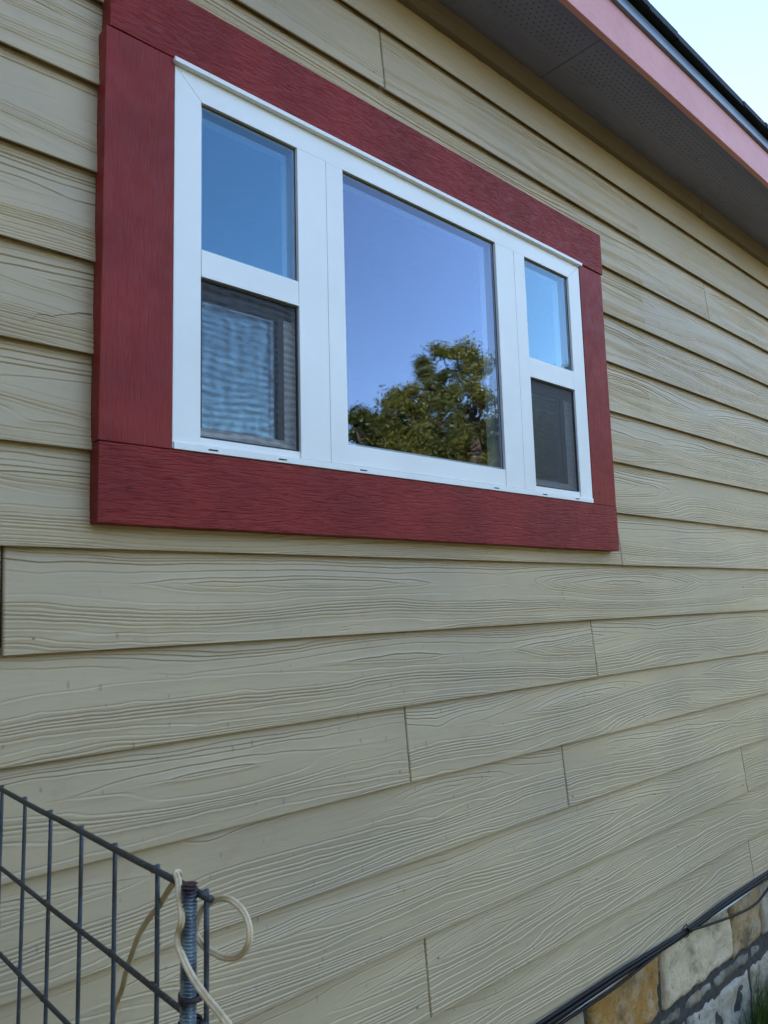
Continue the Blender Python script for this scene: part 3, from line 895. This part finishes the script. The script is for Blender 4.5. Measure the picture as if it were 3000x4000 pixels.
o = zt.build('zip_tie', M['tie']); o.parent = cab; o.matrix_parent_inverse = COFF

# ------------------------------------------------------------------ wire mesh panel in front, square on to the wall
PX = .300
pan = empty('wire_mesh_panel', (PX, -.42, GZ))
POFF = Matrix.Translation(-Vector(pan.location))
tag(pan, 'weathered zinc wire mesh panel with square openings standing in front of the siding', 'mesh panel')
def addp(o): o.parent = pan; o.matrix_parent_inverse = POFF; return o
ys = [-.7925, -.710, -.6265, -.5445, -.4575, -.3710, -.284, -.197, -.110, -.026]
hz = [-.2125, -.3035, -.3985, -.489, -.580, -.672, -.764, -.856, -.948, -1.04, -1.132, -1.224, -1.316, -1.408, -1.50, -1.592]
for j, y in enumerate(ys):
    b = MB(); e = .0010
    pts = [(PX+.002+.0008*mn.noise((y*9, z*4, 1)), y+.0016*mn.noise((y*9, z*3, 5)), z) for z in [-.2095-.035*i for i in range(41)]]
    b.tube(pts, .0021, 7, jitter=.05)
    addp(b.build('upright_wire', M['wire_v'], smooth=True))
for j, z in enumerate(hz):
    b = MB()
    y_end = -.806 if j == 0 else -.795
    pts = [(PX-.002+.0010*mn.noise((y*5, z*9, 3)), y, z+.0014*mn.noise((y*6, z*9, 8))) for y in [y_end+(-.018-y_end)*i/40 for i in range(41)]]
    b.tube(pts, .0024 if j else .0028, 7, jitter=.05)
    if j < 6:
        for y in ys[:9]:
            b.tube([(PX-.0005, y-.004, z), (PX-.0012, y, z), (PX-.0005, y+.004, z)], [.0022, .0034, .0022], 7, jitter=.10)   # weld beads
    addp(b.build('cross_wire', M['wire_h'], smooth=True))

# ------------------------------------------------------------------ threaded rod post
RX, RY = .2905, -.7865
rod = empty('threaded_rod', (RX, RY, GZ))
ROFF = Matrix.Translation(-Vector(rod.location))
tag(rod, 'upright threaded steel rod with a rusty top at the corner of the mesh panel', 'threaded rod')
b = MB()
rings = []; pitch = .0026; N = 14; ztop = -.2040; z = ztop
rings.append([(RX+.0048*math.cos(2*PI*k/N), RY+.0048*math.sin(2*PI*k/N), ztop+.0006) for k in range(N)])
def zlist():
    z = ztop
    while z > -.46: yield z, True; z -= pitch/5
    while z > GZ: yield z, False; z -= .05
    yield GZ-.02, False
for z, thr in zlist():
    ring = []
    for k in range(N):
        an = 2*PI*k/N
        ph = ((z/pitch + k/N) % 1.0)
        rr = .0066 - (.0013*abs(2*ph-1)*2*.9 if thr else .0006)
        lean = (ztop-z)*.004
        ring.append((RX+rr*math.cos(an)-lean, RY+rr*math.sin(an), z))
    rings.append(ring)
b.rings(rings)
o = b.build('rod', M['rod'], smooth=False); o.parent = rod; o.matrix_parent_inverse = ROFF
for zc in (-.2835, -.3035):
    b = MB(); pts = []
    for i in range(61):
        t = i/60*2*PI*2.6
        pts.append((RX+.0015+.0082*math.cos(t), RY-.0008+.0082*math.sin(t), zc+.0028-.0056*i/60+.0008*math.sin(t*1.3)))
    b.tube(pts, .0015, 6)
    o = b.build('tie_wire', M['rubber'], smooth=True); o.parent = rod; o.matrix_parent_inverse = ROFF

# ------------------------------------------------------------------ tan cord
c = MB()
back = [(.335, -.530, -.430), (.330, -.560, -.396), (.3275, -.5745, -.3735), (.322, -.5990, -.3505), (.316, -.6205, -.3275), (.312, -.6415, -.3040), (.3095, -.6620, -.2800), (.3085, -.6850, -.2590), (.3065, -.7050, -.2450), (.305, -.7260, -.2260), (.304, -.7420, -.2140), (.3000, -.7520, -.2065), (.2945, -.7580, -.2040),
        (.2900, -.7700, -.2055), (.2860, -.7795, -.2120), (.2845, -.7860, -.2200), (.2835, -.7880, -.2290), (.2840, -.7825, -.2380), (.2835, -.7830, -.2450), (.2830, -.7925, -.2530), (.2825, -.8065, -.2605), (.2820, -.8260, -.2665), (.2820, -.8470, -.2715), (.2830, -.8620, -.2790), (.285, -.874, -.300), (.287, -.879, -.335), (.288, -.881, -.380)]
P = crom(back, 8)
for sgn in (-1, 1):                       # two lobes side by side
    off = Vector((0, .35, 1)).normalized()
    q = []
    for i, p in enumerate(P):
        t = (P[min(i+1, len(P)-1)]-P[max(i-1, 0)]).normalized()
        e = Vector((.48, .85, -.3)).cross(t)
        e = e.normalized() if e.length > .2 else Vector((0, 0, 1))
        q.append(p + e*sgn*.0010)
    c.tube(q, .0016, 8, jitter=.02)
lp = [(.297, -.7800, -.2500), (.3030, -.7810, -.2300), (.3060, -.7840, -.2245), (.3085, -.7935, -.2185), (.3100, -.8060, -.2145), (.3105, -.8190, -.2145), (.3110, -.8310, -.2190), (.3110, -.8375, -.2275), (.3105, -.8370, -.2375), (.3095, -.8295, -.2465), (.3085, -.8190, -.2520), (.3070, -.8080, -.2545), (.3050, -.7960, -.2540), (.3030, -.7860, -.2520), (.3010, -.7790, -.2460), (.297, -.7770, -.2400)]
P = crom(lp, 8)
for sgn in (-1, 1):
    q = []
    for i, p in enumerate(P):
        t = (P[min(i+1, len(P)-1)]-P[max(i-1, 0)]).normalized()
        e = Vector((.48, .85, -.3)).cross(t)
        e = e.normalized() if e.length > .2 else Vector((0, 0, 1))
        q.append(p + e*sgn*.0009)
    c.tube(q, .0015, 8, jitter=.02)
tag(c.build('cord', M['cord'], smooth=True), 'tan twin-strand cord looped over the mesh panel and knotted behind the threaded rod', 'cord')

# ------------------------------------------------------------------ grass at the wall's foot
gr = MB(); r3 = random.Random(5)
for i in range(9000):
    if i < 5200: x = r3.uniform(2.6, 4.6); y = -abs(r3.gauss(0, .16))-.01
    else: x = r3.uniform(0, 7); y = -abs(r3.gauss(0, .5))-.02
    hgt = r3.uniform(.05, .16) if i > 2600 else r3.uniform(.12, .24)*(1 if x > 2.95 else .5)
    an = r3.uniform(0, 2*PI); lean = r3.uniform(.0, .5)*hgt; w = r3.uniform(.0015, .0032)
    dx, dy = math.cos(an), math.sin(an)
    p0 = Vector((x, y, GZ)); pm = p0+Vector((dx*lean*.35, dy*lean*.35, hgt*.6)); p1 = p0+Vector((dx*lean, dy*lean, hgt))
    if p1.y > .0: p1.y = -.003
    s_ = Vector((-dy, dx, 0))*w; b0 = len(gr.v)
    gr.v += [tuple(p0-s_), tuple(p0+s_), tuple(pm+s_*.8), tuple(pm-s_*.8), tuple(p1)]
    gr.f += [(b0, b0+1, b0+2, b0+3), (b0+3, b0+2, b0+4)]; sd = r3.random(); gr.a += [sd, sd]
tag(gr.build('grass', M['grass'], attr='seed'), 'long green grass growing along the foot of the stone base', 'grass', kind='stuff')

# ------------------------------------------------------------------ trees across the yard (seen mirrored in the panes)
def polar(az, el, D):
    a = R(az)
    return Vector((D*math.sin(a), 1.33 - D*math.cos(a), D*math.tan(R(el))))
def tree(az, D, clumps, mat, label, seed, leaf=.085, dens=1.0):
    """clumps : (azimuth, elevation, radius in degrees, squash) seen from the mirrored eye"""
    rr = random.Random(seed)
    base = polar(az, 0, D); base.z = GZ
    root = empty('tree', base); off = Matrix.Translation(-base)
    tag(root, label, 'tree', 'trees across the yard')
    cr = MB(); tk = MB()
    k = D*PI/180
    top = Vector((base.x, base.y, 0))
    trunk_top = Vector((base.x+.2, base.y+.1, polar(az, max(c_[1] for c_ in clumps)-3.0, D).z))
    tpts = [base.lerp(trunk_top, t)+Vector((.14*math.sin(3*t+seed), .1*math.sin(4*t), 0)) for t in [i/8 for i in range(9)]]
    tk.tube(tpts, [.20*(1-.8*i/8)+.02 for i in range(9)], 9, jitter=.08)
    for (ca, ce, cr_, sq) in clumps:
        lowf = 1.0 if ce > 15.2 else (1.25 if ce > 14 else 1.45)
        c0 = polar(ca, ce, D+rr.uniform(-1.6, 1.6)); rad = cr_*k*lowf*dens**.3
        a0 = tpts[min(8, max(2, int(8*(c0.z-GZ-.35*(abs(ca-az)*k)-.3)/(trunk_top.z-GZ))))]
        mid = a0.lerp(c0, .5)+Vector((rr.uniform(-.2, .2), rr.uniform(-.2, .2), -.15))
        tk.tube(crom([a0, mid, c0], 4), [.06*(1-i/8)+.012 for i in range(9)], 6)
        nt = int(11+58*rad*rad)
        for t in range(nt):
            v = Vector((rr.gauss(0, 1), rr.gauss(0, 1), rr.gauss(0, 1))).normalized()*rad*rr.uniform(.35, 1.05)
            v.z *= sq
            tip = c0+v
            tk.tube([c0.lerp(tip, .25), c0.lerp(tip, .7)+Vector((0, 0, .04)), tip], [.012, .007, .003], 3)
            nl_ = int(rr.uniform(45, 85)*dens); cs = rr.uniform(.08, .22); shade = rr.random()
            for q in range(nl_):
                w = Vector((rr.gauss(0, cs), rr.gauss(0, cs), rr.gauss(0, cs*.6)))
                p = tip+w
                L = leaf*rr.uniform(.6, 1.3); W_ = L*rr.uniform(.45, .7)
                d1 = Vector((rr.gauss(0, 1), rr.gauss(0, 1), rr.gauss(-.3, .8))).normalized()
                d2 = d1.cross(Vector((rr.gauss(0, 1), rr.gauss(0, 1), rr.gauss(0, 1)))).normalized()
                cr.poly([p-d1*L*.5, p+d2*W_*.5, p+d1*L*.5, p-d2*W_*.5], min(1, max(0, .6*shade+.4*rr.random())))
    o1 = cr.build('crown', M[mat], attr='seed'); o2 = tk.build('trunk', M['bark'], smooth=True)
    for o in (o1, o2): o.parent = root; o.matrix_parent_inverse = off
tree(49.3, 26.2, [(49.0, 19.0, .75, 1), (48.3, 18.8, .55, 1), (49.9, 18.4, .8, 1), (47.4, 18.9, .35, .8), (50.5, 17.4, .8, 1), (48.9, 17.3, .9, 1), (49.9, 15.8, 1.1, 1), (48.3, 15.6, .9, 1), (50.8, 15.3, .7, 1),
              (49.5, 14.0, 1.1, 1), (50.4, 12.2, 1.1, 1), (48.4, 13.0, 1.0, 1), (50.8, 10.4, .8, 1)], 'leaf',
     'tallest tree, airy crown rising at the right of the mirrored trees in the middle pane', 11, .10)
tree(46.8, 23.6, [(46.2, 18.2, .28, 1.2), (46.3, 17.4, .35, 1), (47.2, 17.0, .35, .8), (46.6, 16.3, .7, 1), (47.6, 15.9, .6, 1), (46.0, 15.4, .7, 1), (47.0, 14.6, 1.0, 1), (46.0, 13.4, 1.0, 1), (47.6, 12.6, 1.0, 1), (46.4, 11.6, 1.0, 1), (47.6, 10.6, .8, 1)], 'leaf_dark',
     'dark tree with a thin spiky top left of the tallest mirrored tree', 23, .09)
tree(44.2, 21.9, [(43.8, 15.9, .65, .8), (44.9, 16.0, .6, .8), (43.1, 15.2, .45, .8), (44.2, 14.9, .9, .8), (43.0, 14.0, .6, .8), (45.2, 14.6, .8, .8), (43.9, 13.3, .9, .8), (45.0, 12.8, .9, .8), (43.6, 12.0, .8, .8), (44.9, 11.2, .8, .8), (43.8, 10.4, .8, 1)], 'leaf',
     'broad round-topped tree in the middle of the mirrored row of trees', 37, .085)
tree(41.2, 21.0, [(41.2, 14.5, .5, .6), (40.4, 14.2, .4, .6), (41.8, 13.8, .6, .7), (40.6, 13.1, .5, .6), (41.6, 12.6, .7, .8), (42.4, 12.9, .5, .8), (41.9, 11.5, .7, .8), (41.0, 11.4, .5, .8), (42.6, 10.8, .7, .8), (42.2, 9.9, .7, .8)], 'leaf_dark',
     'low spreading tree at the left end of the mirrored trees in the middle pane', 41, .10, .9)
tree(52.9, 27.1, [(52.3, 17.9, .5, 1), (52.5, 16.9, .6, 1), (53.0, 15.9, .8, 1), (52.4, 15.0, .7, 1), (53.3, 14.4, .9, 1), (52.6, 13.2, 1.0, 1), (53.2, 11.8, 1.0, 1)], 'leaf',
     'tree half hidden behind the right window mullion in the mirrored view', 53, .10)
tree(56.9, 28.0, [(57.3, 16.7, .4, .8), (58.0, 16.7, .6, .8), (55.2, 14.9, .7, .9), (55.0, 13.3, .9, .9), (54.6, 11.6, .9, .9), (56.2, 15.6, .6, .9), (57.6, 15.3, 1.0, .9), (56.6, 14.2, 1.0, .9), (58.4, 14.6, 1.0, .9), (57.5, 12.8, 1.2, .9), (56.0, 12.6, .9, .9), (58.6, 12.4, 1.0, .9), (57.0, 11.0, 1.1, .9)], 'leaf',
     'tree whose leafy top just shows in the lower corner of the small right pane', 67, .11, 1.0)

# added wood round the yard, raised to hold back low sky light
fw = MB(); r4 = random.Random(99)
for i in range(42000):
    az = r4.uniform(-100, 178); D = r4.uniform(42, 50)
    base_top = 15.5 if az < 12 else (10.0 if az < 38.5 else (12.0 if az < 60 else 16.0))
    top = base_top + 2.0*(mn.noise((az*.12, 0, 3))) + 1.3*mn.noise((az*.6, 4, 1))
    el = -2.2 + (top+2.2)*math.sqrt(r4.random())
    p = polar(az, el, D)
    d1 = Vector((r4.gauss(0, 1), r4.gauss(0, 1), r4.gauss(0, .7))).normalized(); d2 = d1.cross(Vector((r4.gauss(0, 1), r4.gauss(0, 1), r4.gauss(0, 1)))).normalized()
    L = r4.uniform(.35, .75)
    fw.poly([p-d1*L, p+d2*L*.6, p+d1*L, p-d2*L*.6], r4.random())
tag(fw.build('shade_wood', M['leaf_dark'], attr='seed'), 'added far wood round the yard, cutting the low sky light', 'wood', kind='stuff')

tree(50.2, 36.0, [(49.6, 11.6, .8, .8), (50.4, 12.4, .8, .8), (51.0, 11.4, .8, .8), (48.8, 10.9, .8, .8), (50.2, 10.2, .9, .8), (48.2, 11.8, .7, .8), (47.2, 10.6, .8, .8), (51.3, 13.4, .6, .8)], 'leaf',
     'low sunlit yellow-green tree at the bottom right of the mirrored trees', 83, .11)
